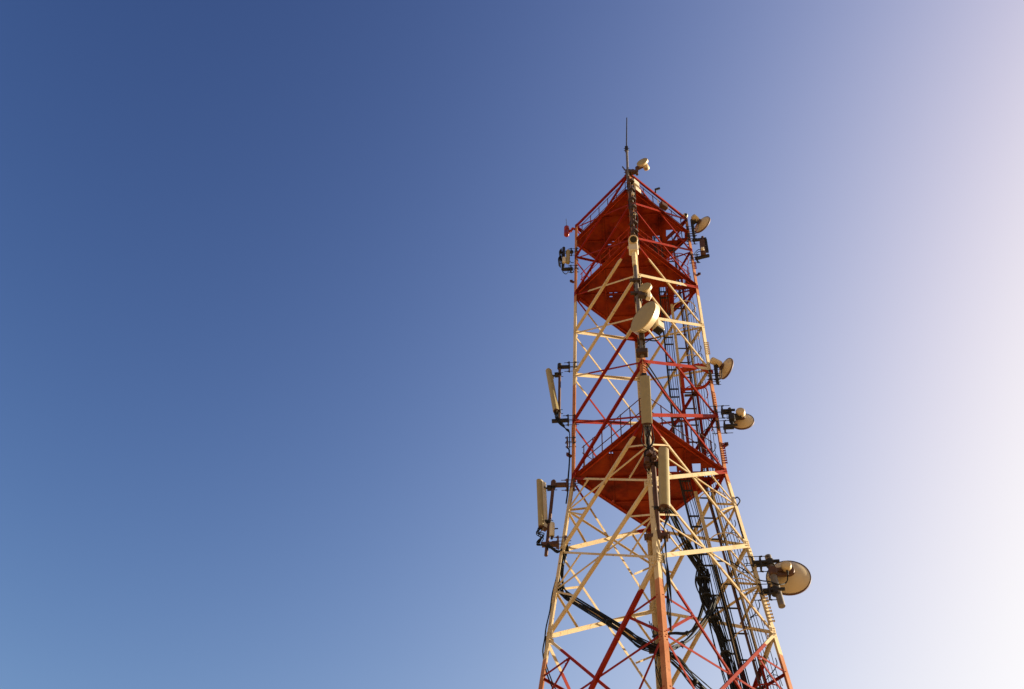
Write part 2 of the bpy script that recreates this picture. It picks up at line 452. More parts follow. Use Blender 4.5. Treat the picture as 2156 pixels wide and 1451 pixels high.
# rest platform: bent red beam joining the ladder to the right-hand leg, with a hoop below
rp = MB()
for p, q in (((1.08, .12, 25.50), (1.62, .02, 25.56)), ((1.62, .02, 25.56), (1.90, .02, 25.20))):
    rp.bar(p, q, .11, .12)
rp.bar((1.10, .16, 25.46), (1.10, .16, 24.62), .09, .07, V((0, 1, 0)))
rest = rp.build('rest_platform', 'red_paint', tower)
rp = MB(); rp.path(curve([(1.10, .12, 24.66), (1.50, .10, 24.66), (1.68, .03, 24.66), (1.86, .0, 24.90)], 8), .04, 8)
rp.build('hoop', 'red_paint', rest)
rp = MB(); rp.bar((1.12, .30, 24.62), (1.55, .30, 24.62), .05, .05); rp.build('cross_bar', 'brown_steel', rest)

# ------------------------------------------------------------------ mounts
def leg_clamp(mb, p, d, rod=.22, hgt=.26, gap=.085):
    # two vertical plates squeezing the leg, held by four threaded rods that stick out along d
    p, d = V(p), V(d).normalized(); s = d.cross(V((0, 0, 1))).normalized()
    for k in (-1, 1):
        c = p + d * gap * k
        mb.bar(c - V((0, 0, hgt / 2)), c + V((0, 0, hgt / 2)), .20, .035, d)
    for dz in (-.42, .42):
        for e in (-1, 1):
            c = p + V((0, 0, dz * hgt)) + s * (.085 * e) + V((0, 0, .02 * e))
            mb.tube(c - d * (gap + rod * .8), c + d * (gap + rod), .009, seg=6)
            for g in (-1, 1): mb.tube(c + d * (gap + .02) * g, c + d * (gap + .05) * g, .02, seg=6)
def pole_clamp(mb, p, r, d):
    p, d = V(p), V(d).normalized()
    mb.tube(p - V((0, 0, .045)), p + V((0, 0, .045)), r * 1.35, seg=12)
    mb.bar(p + d * r, p + d * (r + .10), .12, .09)
    for e in (-1, 1):
        s = d.cross(V((0, 0, 1))).normalized() * (r + .03) * e
        mb.tube(p + s - d * .10, p + s + d * .14, .009, seg=6)
def wire(parent, pts, r=.012, mat='black_rubber', n=8, name='cable'):
    mb = MB(); mb.path(curve(pts, n), r, 6); return mb.build(name, mat, parent)

# ------------------------------------------------------------------ panel antennas
def panel(t, top, bot, nrm, w, dp, mat='radome_grey', conn=4, back=None):
    top, bot, nrm = V(top), V(bot), V(nrm).normalized()
    ax = (top - bot).normalized(); s = ax.cross(nrm).normalized(); n = s.cross(ax).normalized()
    arc = [(w / 2 * math.cos(a), dp * (.30 + .70 * math.sin(a))) for a in [math.pi * k / 14 for k in range(15)]]
    front = MB(); front.extrude([(w / 2, .015)] + arc + [(-w / 2, .015)], bot, top, s, n, smooth=False)
    rad = front.build('radome', mat, t, fix=True)
    rad.data.polygons.foreach_set('use_smooth', [len(p.vertices) == 4 for p in rad.data.polygons])
    bk = MB(); h = dp * (1.0 if back else .62)
    bk.extrude([(-w / 2 + .006, .008), (w / 2 - .006, .008), (w / 2 - .02, -h), (-w / 2 + .02, -h)], bot + ax * .008, top - ax * .008, s, n)
    bk.build('back_tray', back or mat, t, fix=True)
    cp = MB(); cp.extrude([(w / 2 * .93, -h * .9)] + [(a * .93, b * .9) for a, b in arc] + [(-w / 2 * .93, -h * .9)], bot - ax * .022, bot - ax * .001, s, n)
    cp.build('end_cap', 'brown_steel', t, fix=True)
    for k in range(conn):
        c = bot + s * ((k + .5) / conn - .5) * w * .7 + n * dp * .1 - ax * .022
        m_ = MB(); m_.tube(c, c - ax * .06, .014, seg=8); m_.build('connector', 'galvanised', t)
    return ax, s, n, h
def panel_hanger(t, anchor, pole, r, d):
    mb = MB(); pole_clamp(mb, pole, r, d); a = V(pole) + V(d).normalized() * (r + .08); an = V(anchor); mid = (a + an) / 2 - V((0, 0, .07))
    mb.bar(a, mid, .05, .025); mb.bar(mid, an, .05, .025); mb.tube(mid + V((0, .06, 0)), mid - V((0, .06, 0)), .018, seg=8)
    mb.build('tilt_bracket', 'dark_steel', t)

# upper left panel: tilted, on two horizontal arms off the left leg
t = thing('panel_antenna', (-2.27, 0, 23.3), 'slim beige panel antenna tilted downward on a pole, upper one left of the tower', 'antenna')
T, B = V((-2.575, -.03, 25.60)), V((-2.325, -.03, 23.80))
panel(t, T, B, (-.86, -.50, -.12), .16, .09)
mb = MB(); mb.tube((-2.275, 0, 25.86), (-2.245, 0, 23.36), .038); mb.build('pole', 'brown_steel', t)
mb = MB(); mb.bar((-1.98, 0, 25.76), (-2.33, 0, 25.77), .08, .08); mb.tube((-2.28, 0, 25.70), (-2.28, 0, 25.90), .06, seg=10); leg_clamp(mb, (-1.92, 0, 25.76), (-1, 0, 0), .14); mb.build('arm', 'dark_steel', t)
mb = MB(); mb.bar((-1.98, 0, 23.43), (-2.44, 0, 23.42), .08, .08); leg_clamp(mb, (-1.92, 0, 23.43), (-1, 0, 0), .14); mb.build('arm', 'dark_steel', t)
panel_hanger(t, (-2.50, -.02, 25.38), (-2.27, 0, 25.42), .038, (-1, 0, 0))
panel_hanger(t, (-2.315, -.01, 23.84), (-2.25, 0, 23.80), .038, (-1, 0, 0))
for k in range(4):
    e = .03 * k
    wire(t, [(-2.36 + e, -.04, 23.74), (-2.33 + e * .8, -.05, 23.45), (-2.22 + e, -.05, 23.22), (-2.06, -.03 + .01 * k, 23.06), (-1.97, -.02 + .02 * k, 22.95), (-1.96, -.02 + .02 * k, 22.30 + .1 * k)], .013)
# lower left panel
t = thing('panel_antenna', (-2.42, 0, 18.7), 'upright beige panel antenna over a cable tangle, lower one left of the tower', 'antenna')
T, B = V((-2.65, -.04, 21.08)), V((-2.55, -.04, 19.50))
panel(t, T, B, (-.74, -.67, -.06), .13, .125, 'radome_grey', back='white_case')  # paler back tray puts the sunlit right side into the colour
mb = MB(); mb.tube((-2.335, 0, 21.14), (-2.455, 0, 18.66), .042); mb.build('pole', 'brown_steel', t)
mb = MB(); mb.bar((-1.98, 0, 20.97), (-2.40, 0, 20.98), .09, .09); mb.tube((-2.34, 0, 20.90), (-2.34, 0, 21.10), .065, seg=10); leg_clamp(mb, (-1.92, 0, 20.96), (-1, 0, 0), .14); mb.build('arm', 'brown_steel', t)
mb = MB(); mb.bar((-2.16, 0, 19.00), (-2.56, 0, 19.00), .10, .09); leg_clamp(mb, (-2.10, 0, 19.05), (-1, 0, 0), .16); mb.build('arm', 'brown_steel', t)
panel_hanger(t, (-2.62, -.02, 20.98), (-2.35, 0, 20.88), .042, (-1, 0, 0))
panel_hanger(t, (-2.54, -.01, 19.66), (-2.41, 0, 19.70), .042, (-1, 0, 0))
mb = MB(); mb.lathe([(0, -.22), (.05, -.22), (.062, -.20), (.062, .17), (.045, .21), (0, .21)], (-2.33, -.06, 19.42), (0, 0, 1), 18); ru = mb.build('radio_unit', 'white_case', t, fix=True)
mb = MB(); mb.tube((-2.27, -.06, 19.44), (-2.19, -.06, 19.44), .016, seg=8); mb.build('connector', 'dark_steel', ru)
mb = MB(); mb.tube((-2.33, -.06, 19.20), (-2.33, -.06, 19.12), .03, seg=8); mb.build('connector', 'dark_steel', ru)
for k in range(7):
    a, b_ = random.uniform(-.06, .06), random.uniform(-.07, .07)
    wire(t, [(-2.66 + .02 * k, -.03 + b_ * .3, 19.50), (-2.64 + a, -.05 + b_, 19.30), (-2.52 + a, -.08 + b_, 19.18 + a), (-2.62 + b_, -.04, 19.02 + a), (-2.50, -.08, 18.90), (-2.38 + a, -.06, 18.86 + b_ * .6)], .011)
for k in range(5):
    a = .018 * k
    wire(t, [(-2.42, -.06, 18.98 - a), (-2.32, -.09, 18.84 - a), (-2.18, -.09, 18.72 - a), (-2.06, -.07, 18.76 + a), (-2.04 + a, -.04, 18.94), (-2.00 + a, 0, 18.70)], .011)
# panel on the near leg, facing the viewer
t = thing('panel_antenna', (0, -2.1, 20.4), 'flat grey panel antenna on the near leg, just above the lowest platform', 'antenna')
T, B = V((.02, -2.22, 22.28)), V((-.01, -2.22, 20.52))
panel(t, T, B, (-.02, -1, 0), .245, .05)
mb = MB(); mb.tube((.01, -2.06, 22.55), (0, -2.06, 19.4), .045); mb.build('pole', 'brown_steel', t)
mb = MB()
for z in (22.42, 20.9): mb.bar((0, -1.86, z), (0, -2.06, z), .10, .07); pole_clamp(mb, (0, -2.06, z), .045, (0, -1, 0))
mb.build('arm', 'dark_steel', t)
for k in range(9):
    a, b_ = random.uniform(-.1, .1), random.uniform(-.05, .05); x0 = (k - 4) * .024
    wire(t, [(x0, -2.20, 20.48), (x0 + a * .3, -2.22 + b_, 20.25), (x0 * .8 + a, -2.18, 19.95 + b_), (-.02 - a, -2.14 + b_, 19.6), (-.03 + x0 * 1.1, -2.12, 19.3), (.02 + a * .5, -2.08, 18.95)], .012)
# rotated panel beside the near leg, low
t = thing('panel_antenna', (.1, -2.1, 17.0), 'pale beige panel antenna on a brown pole, right of the near leg', 'antenna')
T, B = V((.30, -2.27, 19.56)), V((.22, -2.27, 17.78))
panel(t, T, B, (.42, -.91, 0), .225, .11)
mb = MB(); mb.tube((.065, -2.16, 19.75), (.06, -2.22, 16.92), .05); mb.build('pole', 'brown_steel', t)
mb = MB(); mb.bar((0, -1.98, 19.45), (.06, -2.16, 19.45), .12, .12); pole_clamp(mb, (.065, -2.17, 19.5), .05, (-.6, -.6, 0)); pole_clamp(mb, (.065, -2.17, 19.2), .05, (-.8, .3, 0))
mb.bar((-.12, -2.12, 19.62), (.14, -2.14, 19.62), .1, .06); mb.box((-.07, -2.2, 19.32), .11, .1, .16, .3, .015); mb.box((.1, -2.24, 19.36), .10, .09, .12, .1, .015); mb.build('arm', 'brown_steel', t)
mb = MB(); mb.bar((0, -2.08, 17.02), (.06, -2.22, 17.02), .12, .12); mb.bar((-.23, -2.2, 17.02), (.29, -2.24, 17.02), .10, .09); mb.tube((.06, -2.22, 16.9), (.06, -2.22, 17.14), .07)
for x in (-.18, .24):
    for z in (16.96, 17.08): mb.tube((x, -2.12, z), (x, -2.34, z), .012, seg=6)
mb.build('arm', 'brown_steel', t)
panel_hanger(t, (.27, -2.2, 19.3), (.065, -2.17, 19.2), .05, (1, 0, 0)); panel_hanger(t, (.20, -2.2, 17.9), (.06, -2.2, 17.8), .05, (1, 0, 0))
for k in range(3):
    wire(t, [(.20 + .04 * k, -2.29, 17.74), (.24 + .03 * k, -2.28, 17.5), (.18, -2.26, 17.2), (.17 + .01 * k, -2.24, 16.9), (.18, -2.24, 16.4), (.21 - .02 * k, -2.3, 15.8), (.2, -2.34, 15.2)], .012)

# ------------------------------------------------------------------ dishes
def dish(t, c, d, R, depth, odu, drum=False, odu_len=.26, odu_r=.10):
    c, d = V(c), V(d).normalized(); u = V((0, 0, 1)); s = d.cross(u).normalized()
    if drum:
        mb = MB(); mb.lathe([(R * .55, -depth * 1.5), (R * .97, -depth), (R, -depth * .95), (R, -.012), (R * 1.012, -.01), (R * 1.012, .004), (R * .99, .012)], c, d, 48); sh = mb.build('reflector', 'dish_shell', t, fix=True)
        mb = MB(); mb.lathe([(0, .030), (R * .5, .026), (R * .9, .016), (R * .985, .006)], c, d, 48); mb.build('radome', 'radome_grey', t, fix=True)
        back = c - d * depth * 1.5
        mb = MB(); mb.lathe([(0, 0), (R * .55, 0)], back, d, 32); mb.build('back_plate', 'dish_shell', t, fix=True)
    else:
        pr = [(R * f, -depth * (1 - f * f)) for f in [k / 14 for k in range(1, 15)]]
        pr = [(0, -depth)] + pr + [(R * 1.0, .03), (R * .985, .03)]
        mb = MB(); mb.lathe(pr, c, d, 48); sh = mb.build('reflector', 'dish_shell', t, fix=True)
        mb = MB(); mb.lathe([(R * .985, -.012), (R * 1.025, -.012), (R * 1.03, .01), (R * 1.025, .034), (R * .975, .034)], c, d, 48); mb.build('rim', 'brown_steel', sh, fix=True)
        mb = MB(); mb.lathe([(0, .10), (R * .3, .092), (R * .7, .06), (R * .98, .022)], c, d, 40); mb.build('radome', 'radome_grey', t, fix=True)
        back = c - d * depth
        mb = MB(); mb.tube(back - s * .06, back - s * .06 + d * .02, .02); mb.lathe([(0, -.05), (R * .27, -.05), (R * .31, -.01), (R * .31, .05)], back, d, 28); mb.build('hub', 'brown_steel', t, fix=True)
    o = back + V(odu)
    mb = MB(); mb.lathe([(0, -odu_len), (odu_r * .85, -odu_len), (odu_r, -odu_len + .03), (odu_r, -.03), (odu_r * .9, 0), (odu_r * .4, .0), (odu_r * .4, .10)], o, d, 24)
    ro = mb.build('radio_unit', 'dish_shell', t, fix=True)
    mb = MB(); mb.tube(o - d * odu_len * .5 - u * odu_r, o - d * odu_len * .5 - u * (odu_r + .06), .02, seg=8); mb.build('connector', 'dark_steel', ro)
    return back, s
G = 'microwave dishes on the tower'
# large one, bottom right
t = thing('microwave_dish', (2.58, 0, 17.0), 'largest open dish right of the tower, pale back and dark rim, lowest on the right', 'dish', G)
back, s = dish(t, (2.914, 0.340, 18.112), (.10, 1, 0), .475, .21, (-.03, -.03, .04), odu_len=.15, odu_r=.115)
mb = MB(); mb.tube((2.50, 0, 18.44), (2.60, 0, 17.02), .075, seg=16); mb.build('pole', 'galvanised', t)
for z, x in ((18.22, 2.16), (17.42, 2.26)):
    mb = MB(); mb.bar((x, .05, z), (2.56, .05, z + .02), .06, .05); mb.bar((x, -.06, z), (2.72, -.06, z + .02), .06, .05); leg_clamp(mb, (half(z) + .03, 0, z), (1, 0, 0), .2, .30); mb.tube((2.52, 0, z - .07), (2.52, 0, z + .09), .095); mb.build('arm', 'dark_steel', t)
mb = MB(); mb.bar((2.52, .0, 18.02), back + V((-.05, -.02, .02)), .07, .09); mb.bar((2.53, .02, 17.90), back + V((0, -.0, -.10)), .05, .06); mb.box((2.54, .0, 17.97), .17, .19, .22, 0, .02); mb.build('dish_bracket', 'brown_steel', t)
wire(t, [back + V((-.02, -.12, -.10)), back + V((-.08, -.05, -.35)), (2.62, -.08, 17.55), (2.42, -.1, 17.62), (2.22, -.05, 17.72), (2.0, 0, 18.0), (1.7, .2, 18.5)], .014)
# medium one with round cap
t = thing('microwave_dish', (2.2, 0, 22.9), 'medium open dish on two dark arms with rods, second lowest on the right', 'dish', G)
back, s = dish(t, (2.525, 0.260, 23.400), (.12, 1, 0), .295, .13, (-.02, -.02, .05), odu_len=.19, odu_r=.118)
mb = MB(); mb.tube((2.215, 0, 23.62), (2.215, 0, 22.95), .045); mb.build('pole', 'dark_steel', t)
for z in (23.50, 22.90):
    mb = MB(); mb.bar((1.98, .05, z), (2.25, .05, z), .05, .045); mb.bar((1.98, -.05, z), (2.34, -.05, z), .05, .045); leg_clamp(mb, (1.93, 0, z), (1, 0, 0), .2, .30); mb.build('arm', 'dark_steel', t)
mb = MB(); mb.bar((2.22, 0, 23.28), back + V((0, -.02, .02)), .11, .13); mb.box((2.23, -.02, 23.22), .15, .16, .26, 0, .02)
for k in range(4): mb.tube((2.1, -.03, 23.12 + .07 * k), (2.24, -.03, 23.12 + .07 * k), .009, seg=6)
mb.build('dish_bracket', 'dark_steel', t)
# third: turned to the right
t = thing('microwave_dish', (2.0, 0, 25.0), 'brown shaded dish with box radio and looping cable, third from the top on the right', 'dish', G)
back, s = dish(t, (2.312, 0.100, 25.477), (.83, .56, 0), .31, .13, (-.03, -.02, .07), odu_len=.30, odu_r=.10)
mb = MB(); mb.tube((2.03, 0, 25.55), (2.02, 0, 24.72), .05); leg_clamp(mb, (1.93, 0, 25.1), (1, 0, 0), .12, .2); leg_clamp(mb, (1.93, 0, 24.85), (1, 0, 0), .1, .16); mb.build('pole', 'dark_steel', t)
mb = MB(); mb.bar((2.03, 0, 25.42), back + V((-.1, -.05, .05)), .09, .10); mb.build('dish_bracket', 'dark_steel', t)
wire(t, [back + V((.0, -.08, -.08)), (2.145, -0.050, 24.996), (2.132, -0.050, 24.870), (2.039, -0.030, 24.819), (1.942, 0.000, 24.865)], .012)
# fourth: top right
t = thing('microwave_dish', (2.05, 0, 33.0), 'brown shaded dish with small box radio at the top right corner', 'dish', G)
back, s = dish(t, (2.358, 0.100, 33.445), (.66, .75, 0), .335, .15, (-.05, -.02, .08), odu_len=.22, odu_r=.10)
mb = MB(); mb.tube((2.03, 0, 33.62), (2.02, 0, 32.5), .05); leg_clamp(mb, (1.93, 0, 32.95), (1, 0, 0), .1, .2); leg_clamp(mb, (1.93, 0, 32.5), (1, 0, 0), .1, .16); mb.build('pole', 'dark_steel', t)
mb = MB(); mb.bar((2.03, 0, 33.40), back + V((-.1, -.04, .05)), .12, .13); mb.build('dish_bracket', 'dark_steel', t)
wire(t, [back + V((-.05, -.12, -.06)), (2.2, -.08, 33.0), (2.12, -.04, 32.8), (2.0, 0, 32.85)], .012)
# small one at the very top
t = thing('microwave_dish', (.25, -1.95, 33.6), 'small drum dish with a dark radio at the very top beside the whip mast', 'dish', G)
back, s = dish(t, (0.452, -2.100, 33.976), (-.42, -.9, 0), .195, .07, (.03, .0, -.02), True, .20, .10)
mb = MB(); mb.bar((-.02, -1.95, 33.62), (.30, -1.92, 33.62), .12, .10); mb.tube((.26, -1.92, 33.45), (.26, -1.92, 33.95), .045); mb.bar((.27, -1.92, 33.88), back + V((0, .03, 0)), .12, .10); leg_clamp(mb, (0, -1.9, 33.6), (1, 0, 0), .1, .2); mb.build('dish_bracket', 'brown_steel', t)
# pole pair on the near leg
t = thing('microwave_dish', (0, -2.1, 26.0), 'small white drum dish over a cluster of radios on the near leg', 'dish', G)
back, s = dish(t, (0.193, -2.250, 26.188), (-.38, -.92, 0), .185, .08, (.0, .02, -.05), True, .18, .09)
mb = MB(); mb.tube((-.02, -2.08, 28.1), (.0, -2.08, 23.3), .05); mb.build('pole', 'galvanised', t)
for z in (26.75, 26.1):
    mb = MB(); leg_clamp(mb, (0, -2.02, z), (0, -1, 0), .12, .16); mb.bar((-.2, -2.14, z), (.14, -2.14, z), .06, .10); pole_clamp(mb, (-.01, -2.08, z), .05, (1, 0, 0)); mb.build('clamp', 'rusty_steel', t)
mb = MB(); mb.bar((0, -2.08, 26.3), back, .09, .10); mb.box((.1, -2.16, 25.95), .2, .14, .2, .2, .02); mb.build('dish_bracket', 'rusty_steel', t)
mb = MB(); mb.box((.27, -2.1, 26.0), .12, .13, .34, .5, .02); mb.build('radio_unit', 'white_case', t)
t = thing('microwave_dish', (0, -2.1, 24.4), 'big drum dish with flat grey face and white side on the near leg', 'dish', G)
back, s = dish(t, (0.082, -2.420, 24.547), (-.72, -.70, 0), .465, .16, (.10, .02, -.02), True, .20, .06)
mb = MB(); mb.bar((.02, -2.06, 24.85), back + V((-.05, -.03, 0)), .12, .14); mb.bar((.02, -2.06, 24.5), back + V((-.02, -.02, -.15)), .08, .08)
leg_clamp(mb, (0, -2.0, 24.85), (0, -1, 0), .1, .2); mb.build('dish_bracket', 'rusty_steel', t)
mb = MB(); leg_clamp(mb, (0, -2.0, 23.9), (0, -1, 0), .1, .2); mb.box((.02, -2.16, 24.05), .14, .1, .22, 0, .02); mb.build('clamp', 'rusty_steel', t)
mb = MB(); mb.box((.0, -2.1, 23.42), .30, .2, .18, 0, .02); mb.build('clamp', 'rusty_steel', t)
mb = MB(); mb.box(V(back) + V((.20, .10, -.10)), .26, .24, .30, .75, .03); mb.build('radio_unit', 'white_case', t)
mb = MB(); mb.box(V(back) + V((.20, .10, -.275)), .22, .20, .05, .75, .01); mb.build('heat_sink', 'dark_steel', t)
wire(t, [V(back) + V((.2, .1, -.34)), V(back) + V((.24, .08, -.65)), V(back) + V((.08, .0, -.85)), (.12, -2.1, 24.0), (.03, -2.12, 24.1)], .016)
wire(t, [V(back) + V((.22, .1, -.34)), V(back) + V((.2, .08, -.6)), V(back) + V((.02, .0, -.75)), (.08, -2.1, 23.8), (.03, -2.12, 23.5)], .013)

# ------------------------------------------------------------------ top fittings
t = thing('whip_antenna', (-.02, -1.97, 33.0), 'tall thin whip antenna on a grey mast above the tower top', 'antenna')
mb = MB(); mb.tube((-.05, -1.98, 32.95), (-.015, -1.98, 35.35), .040); mb.build('mast', 'galvanised', t)
mb = MB(); mb.tube((-.03, -1.98, 35.15), (.065, -1.98, 37.78), .024, .018); mb.build('whip', 'dark_steel', t)
mb = MB(); mb.box((-.025, -1.98, 35.25), .11, .11, .30, 0, .01); mb.tube((-.12, -1.98, 35.3), (.07, -1.98, 35.3), .012, seg=6); mb.tube((-.12, -1.98, 35.15), (.07, -1.98, 35.15), .012, seg=6); mb.build('clamp', 'dark_steel', t)
mb = MB(); mb.box((-.03, -1.95, 33.62), .18, .12, .18, 0, .01); mb.bar((-.2, -1.97, 33.98), (-.1, -1.97, 33.66), .035, .03); mb.tube((-.13, -1.98, 33.7), (.12, -1.98, 33.7), .014, seg=6); mb.build('base_clamp', 'rusty_steel', t)
# red obstruction lamp on the left corner
t = thing('obstruction_lamp', (-2.1, 0, 33.2), 'red capsule obstruction lamp with a thin spike at the top left corner', 'lamp')
c = V((-2.182, 0.000, 33.380))
mb = MB(); mb.lathe([(0, -.31), (.06, -.30), (.088, -.25), (.09, -.05), (.07, -.04), (.07, .04), (.09, .05), (.088, .25), (.06, .30), (0, .31)], c, (0, 0, 1), 20); mb.build('lens', 'lamp_red', t, fix=True)
mb = MB(); mb.tube(c + V((.0, 0, .29)), c + V((-.03, 0, .85)), .008, seg=6); mb.build('spike', 'dark_steel', t)
mb = MB(); mb.tube(c + V((.05, 0, 0)), c + V((.18, 0, .0)), .05); mb.path(curve([c + V((.1, 0, -.05)), c + V((.17, 0, .05)), c + V((.2, 0, .16)), (-1.9, 0, 33.48)]), .04, 8); mb.build('arm', 'red_paint', t)
# two pale boxes on the near corner
for k, (zc, f, lab) in enumerate(((33.22, .10, 'upper of two pale boxes strung on the top corner by the near leg'), (32.78, .12, 'lower of two pale boxes strung on the top corner by the near leg'))):
    p = V((0, -1.9, 0)).lerp(V((1.9, 0, 0)), f) + V((0, .0, zc))
    t = thing('junction_box', p, lab, 'box', 'pale boxes at the top corner')
    mb = MB(); mb.box(p, .26, .12, .30, math.radians(45), .015); mb.build('case', 'white_case', t)
    mb = MB(); mb.bar(p + V((-.16, .0, .0)), p + V((-.10, -.02, .0)), .05, .05); mb.build('bracket', 'dark_steel', t)
    wire(t, [p + V((-.1, 0, -.14)), p + V((-.16, -.05, -.3)), p + V((-.2, -.08, -.1))], .012)
# flood lamp on the right top rail
p = V((1.066, -1.000, 32.893))
t = thing('flood_lamp', p, 'brown box flood lamp hung on the top rail of the right face', 'lamp')
mb = MB(); mb.box(p, .28, .16, .22, math.radians(40), .02); mb.build('housing', 'brown_steel', t)
mb = MB(); mb.bar(p + V((-.17, -.12, .0)), p + V((-.17, -.12, .28)), .03, .02); mb.bar(p + V((.15, .12, .0)), p + V((.12, .12, .28)), .03, .02); mb.build('bracket', 'cream_paint', t)
p = V((0.839, -1.220, 33.461))
t = thing('cable_hook', p, 'small black hook sticking up from the top rail of the right face', 'hook')
mb = MB(); mb.bar(p, p + V((.02, 0, .2)), .05, .05); mb.tube(p + V((.0, 0, .18)), p + V((.15, 0, .26)), .04, seg=10); mb.build('stem', 'dark_steel', t)
# white ball camera on the top right corner
p = V((1.832, -0.100, 33.771))
t = thing('dome_camera', p - V((0, 0, .1)), 'small white ball fitting with a dark centre at the top right corner', 'camera')
mb = MB(); mb.lathe([(0, -.09), (.06, -.075), (.085, -.02), (.085, .03), (.06, .075), (0, .09)], p, (-.3, .6, .6), 20); mb.build('housing', 'white_case', t, fix=True)
mb = MB(); mb.lathe([(0, .062), (.03, .055), (.05, .03), (.055, 0)], p + V((.012, -.045, -.03)), (.15, -.6, -.6), 16); mb.build('lens', 'lens_glass', t, fix=True)
mb = MB(); mb.tube(p + V((.0, 0, -.05)), p + V((.01, .02, -.35)), .025, seg=8); mb.build('stem', 'dark_steel', t)
# beige unit with a round dark port on the near leg
p = V((-.03, -2.12, 28.62))
t = thing('camera_unit', p, 'beige boxy unit with a round dark lens facing down on the near leg', 'camera')
dn = V((.05, -.62, -.78)).normalized()
mb = MB(); mb.box(p + V((0, .02, -.05)), .27, .22, .62, 0, .03); mb.build('case', 'white_case', t)
lp = p + V((0, -.10, .15))
mb = MB(); mb.lathe([(.098, .15), (.125, .15), (.138, .12), (.138, -.12)], lp, dn, 28); mb.build('shroud', 'dish_shell', t, fix=True)
mb = MB(); mb.lathe([(0, .10), (.05, .105), (.099, .125)], lp, dn, 24); mb.build('lens', 'lens_glass', t, fix=True)
mb = MB(); mb.tube(p + V((0, .02, -.36)), p + V((.0, .04, -1.05)), .065, seg=16); mb.bar(p + V((-.17, .05, .0)), p + V((.17, .05, 0)), .06, .06); mb.bar(p + V((0, .2, .1)), p + V((0, .05, .1)), .12, .12); mb.build('stem', 'cream_paint', t)
# box cluster and reflectors on the left, below the top platform
t = thing('reflector_array', (-2.2, 0, 31.0), 'small cluster of curved reflectors and a grey box on two arms, left of the tower', 'antenna')
mb = MB(); mb.tube((-2.262, 0.000, 32.295), (-2.271, 0.000, 30.937), .05); mb.build('pole', 'dark_steel', t)
mb = MB()
for y in (32.0, 30.95): mb.bar((-1.95, 0, y), (-2.2 if y > 31.5 else -2.27, 0, y), .09, .08)
leg_clamp(mb, (-1.92, 0, 32.0), (-1, 0, 0), .1, .2); leg_clamp(mb, (-1.92, 0, 30.95), (-1, 0, 0), .1, .2); mb.build('arm', 'dark_steel', t)
c = V((-2.104, -0.100, 31.542))
mb = MB(); mb.box(c, .12, .12, .80, .3, .03); mb.build('radio_unit', 'radome_grey', t)
for q in ((-2.343, -0.050, 31.770), (-2.366, -0.050, 31.330)):
    q = V(q); mb = MB()
    arc = [V((q.x - .05 + .12 * (k / 8 - .5) ** 2 * 4 * .6, q.y - .02, q.z + .24 * (1 - 2 * k / 8))) for k in range(9)]
    for a, b_ in zip(arc, arc[1:]): mb.bar(a, b_, .18, .02, V((1, 0, 0)))
    mb.bar(q + V((0, 0, .05)), q + V((.14, 0, .05)), .03, .03); mb.bar(q + V((0, 0, -.06)), q + V((.14, 0, -.06)), .03, .03)
    mb.build('reflector', 'dark_steel', t)
mb = MB(); mb.box(V((-2.223, -0.120, 31.317)), .12, .1, .3, 0, .02); mb.build('filter_box', 'white_case', t)
wire(t, [(-2.257, 0.000, 31.021), (-2.269, 0.000, 30.822), (-2.176, 0.000, 30.670), (-2.102, 0.000, 30.776), (-2.119, 0.000, 30.978)], .013)
wire(t, [(-2.075, 0.000, 31.088), (-2.041, 0.000, 30.826), (-1.949, 0.000, 30.731), (-1.920, 0.000, 30.842)], .012)
wire(t, [(-2.080, 0.000, 31.496), (-2.001, 0.000, 31.341), (-1.924, 0.000, 31.333)], .012)
# dark panel frame on the right
t = thing('frame_antenna', (2.2, 0, 31.2), 'dark brown frame antenna on two arms, under the top right dish', 'antenna')
mb = MB(); mb.bar((1.95, 0, 32.28), (2.399, 0.000, 32.330), .08, .08); leg_clamp(mb, (1.92, 0, 32.3), (1, 0, 0), .1, .22); mb.build('arm', 'dark_steel', t)
mb = MB(); mb.bar((1.95, 0, 31.14), (2.394, 0.000, 31.288), .09, .08); leg_clamp(mb, (1.92, 0, 31.14), (1, 0, 0), .1, .22); mb.build('arm', 'dark_steel', t)
mb = MB(); mb.tube((2.288, 0.000, 32.465), (2.209, 0.000, 31.222), .045); mb.build('pole', 'brown_steel', t)
a, b_ = V((2.237, -0.080, 32.061)), V((2.210, -0.080, 31.235))
mb = MB(); mb.bar(a, b_, .16, .12, V((0, 1, 0))); mb.build('panel', 'brown_steel', t)
a, b_ = V((2.378, 0.100, 32.441)), V((2.369, 0.100, 31.661))
mb = MB(); mb.bar(a, b_, .10, .06, V((0, 1, 0))); mb.bar(a.lerp(b_, .5), V((2.268, 0.000, 31.892)), .04, .04); mb.build('panel', 'dark_steel', t)
mb = MB(); mb.box(V((2.193, -0.200, 31.389)), .10, .08, .12, 0, .015); mb.build('filter_box', 'white_case', t)
wire(t, [(2.173, -0.100, 31.499), (2.076, -0.050, 31.593), (1.961, 0.000, 31.483), (1.920, 0.000, 31.342)], .012)
wire(t, [(2.166, -0.100, 31.412), (2.081, -0.050, 31.475), (2.003, 0.000, 31.449), (1.940, 0.000, 31.223)], .012)
wire(t, [(1.970, 0.000, 31.047), (2.024, 0.000, 30.983), (2.061, 0.000, 30.893)], .014)
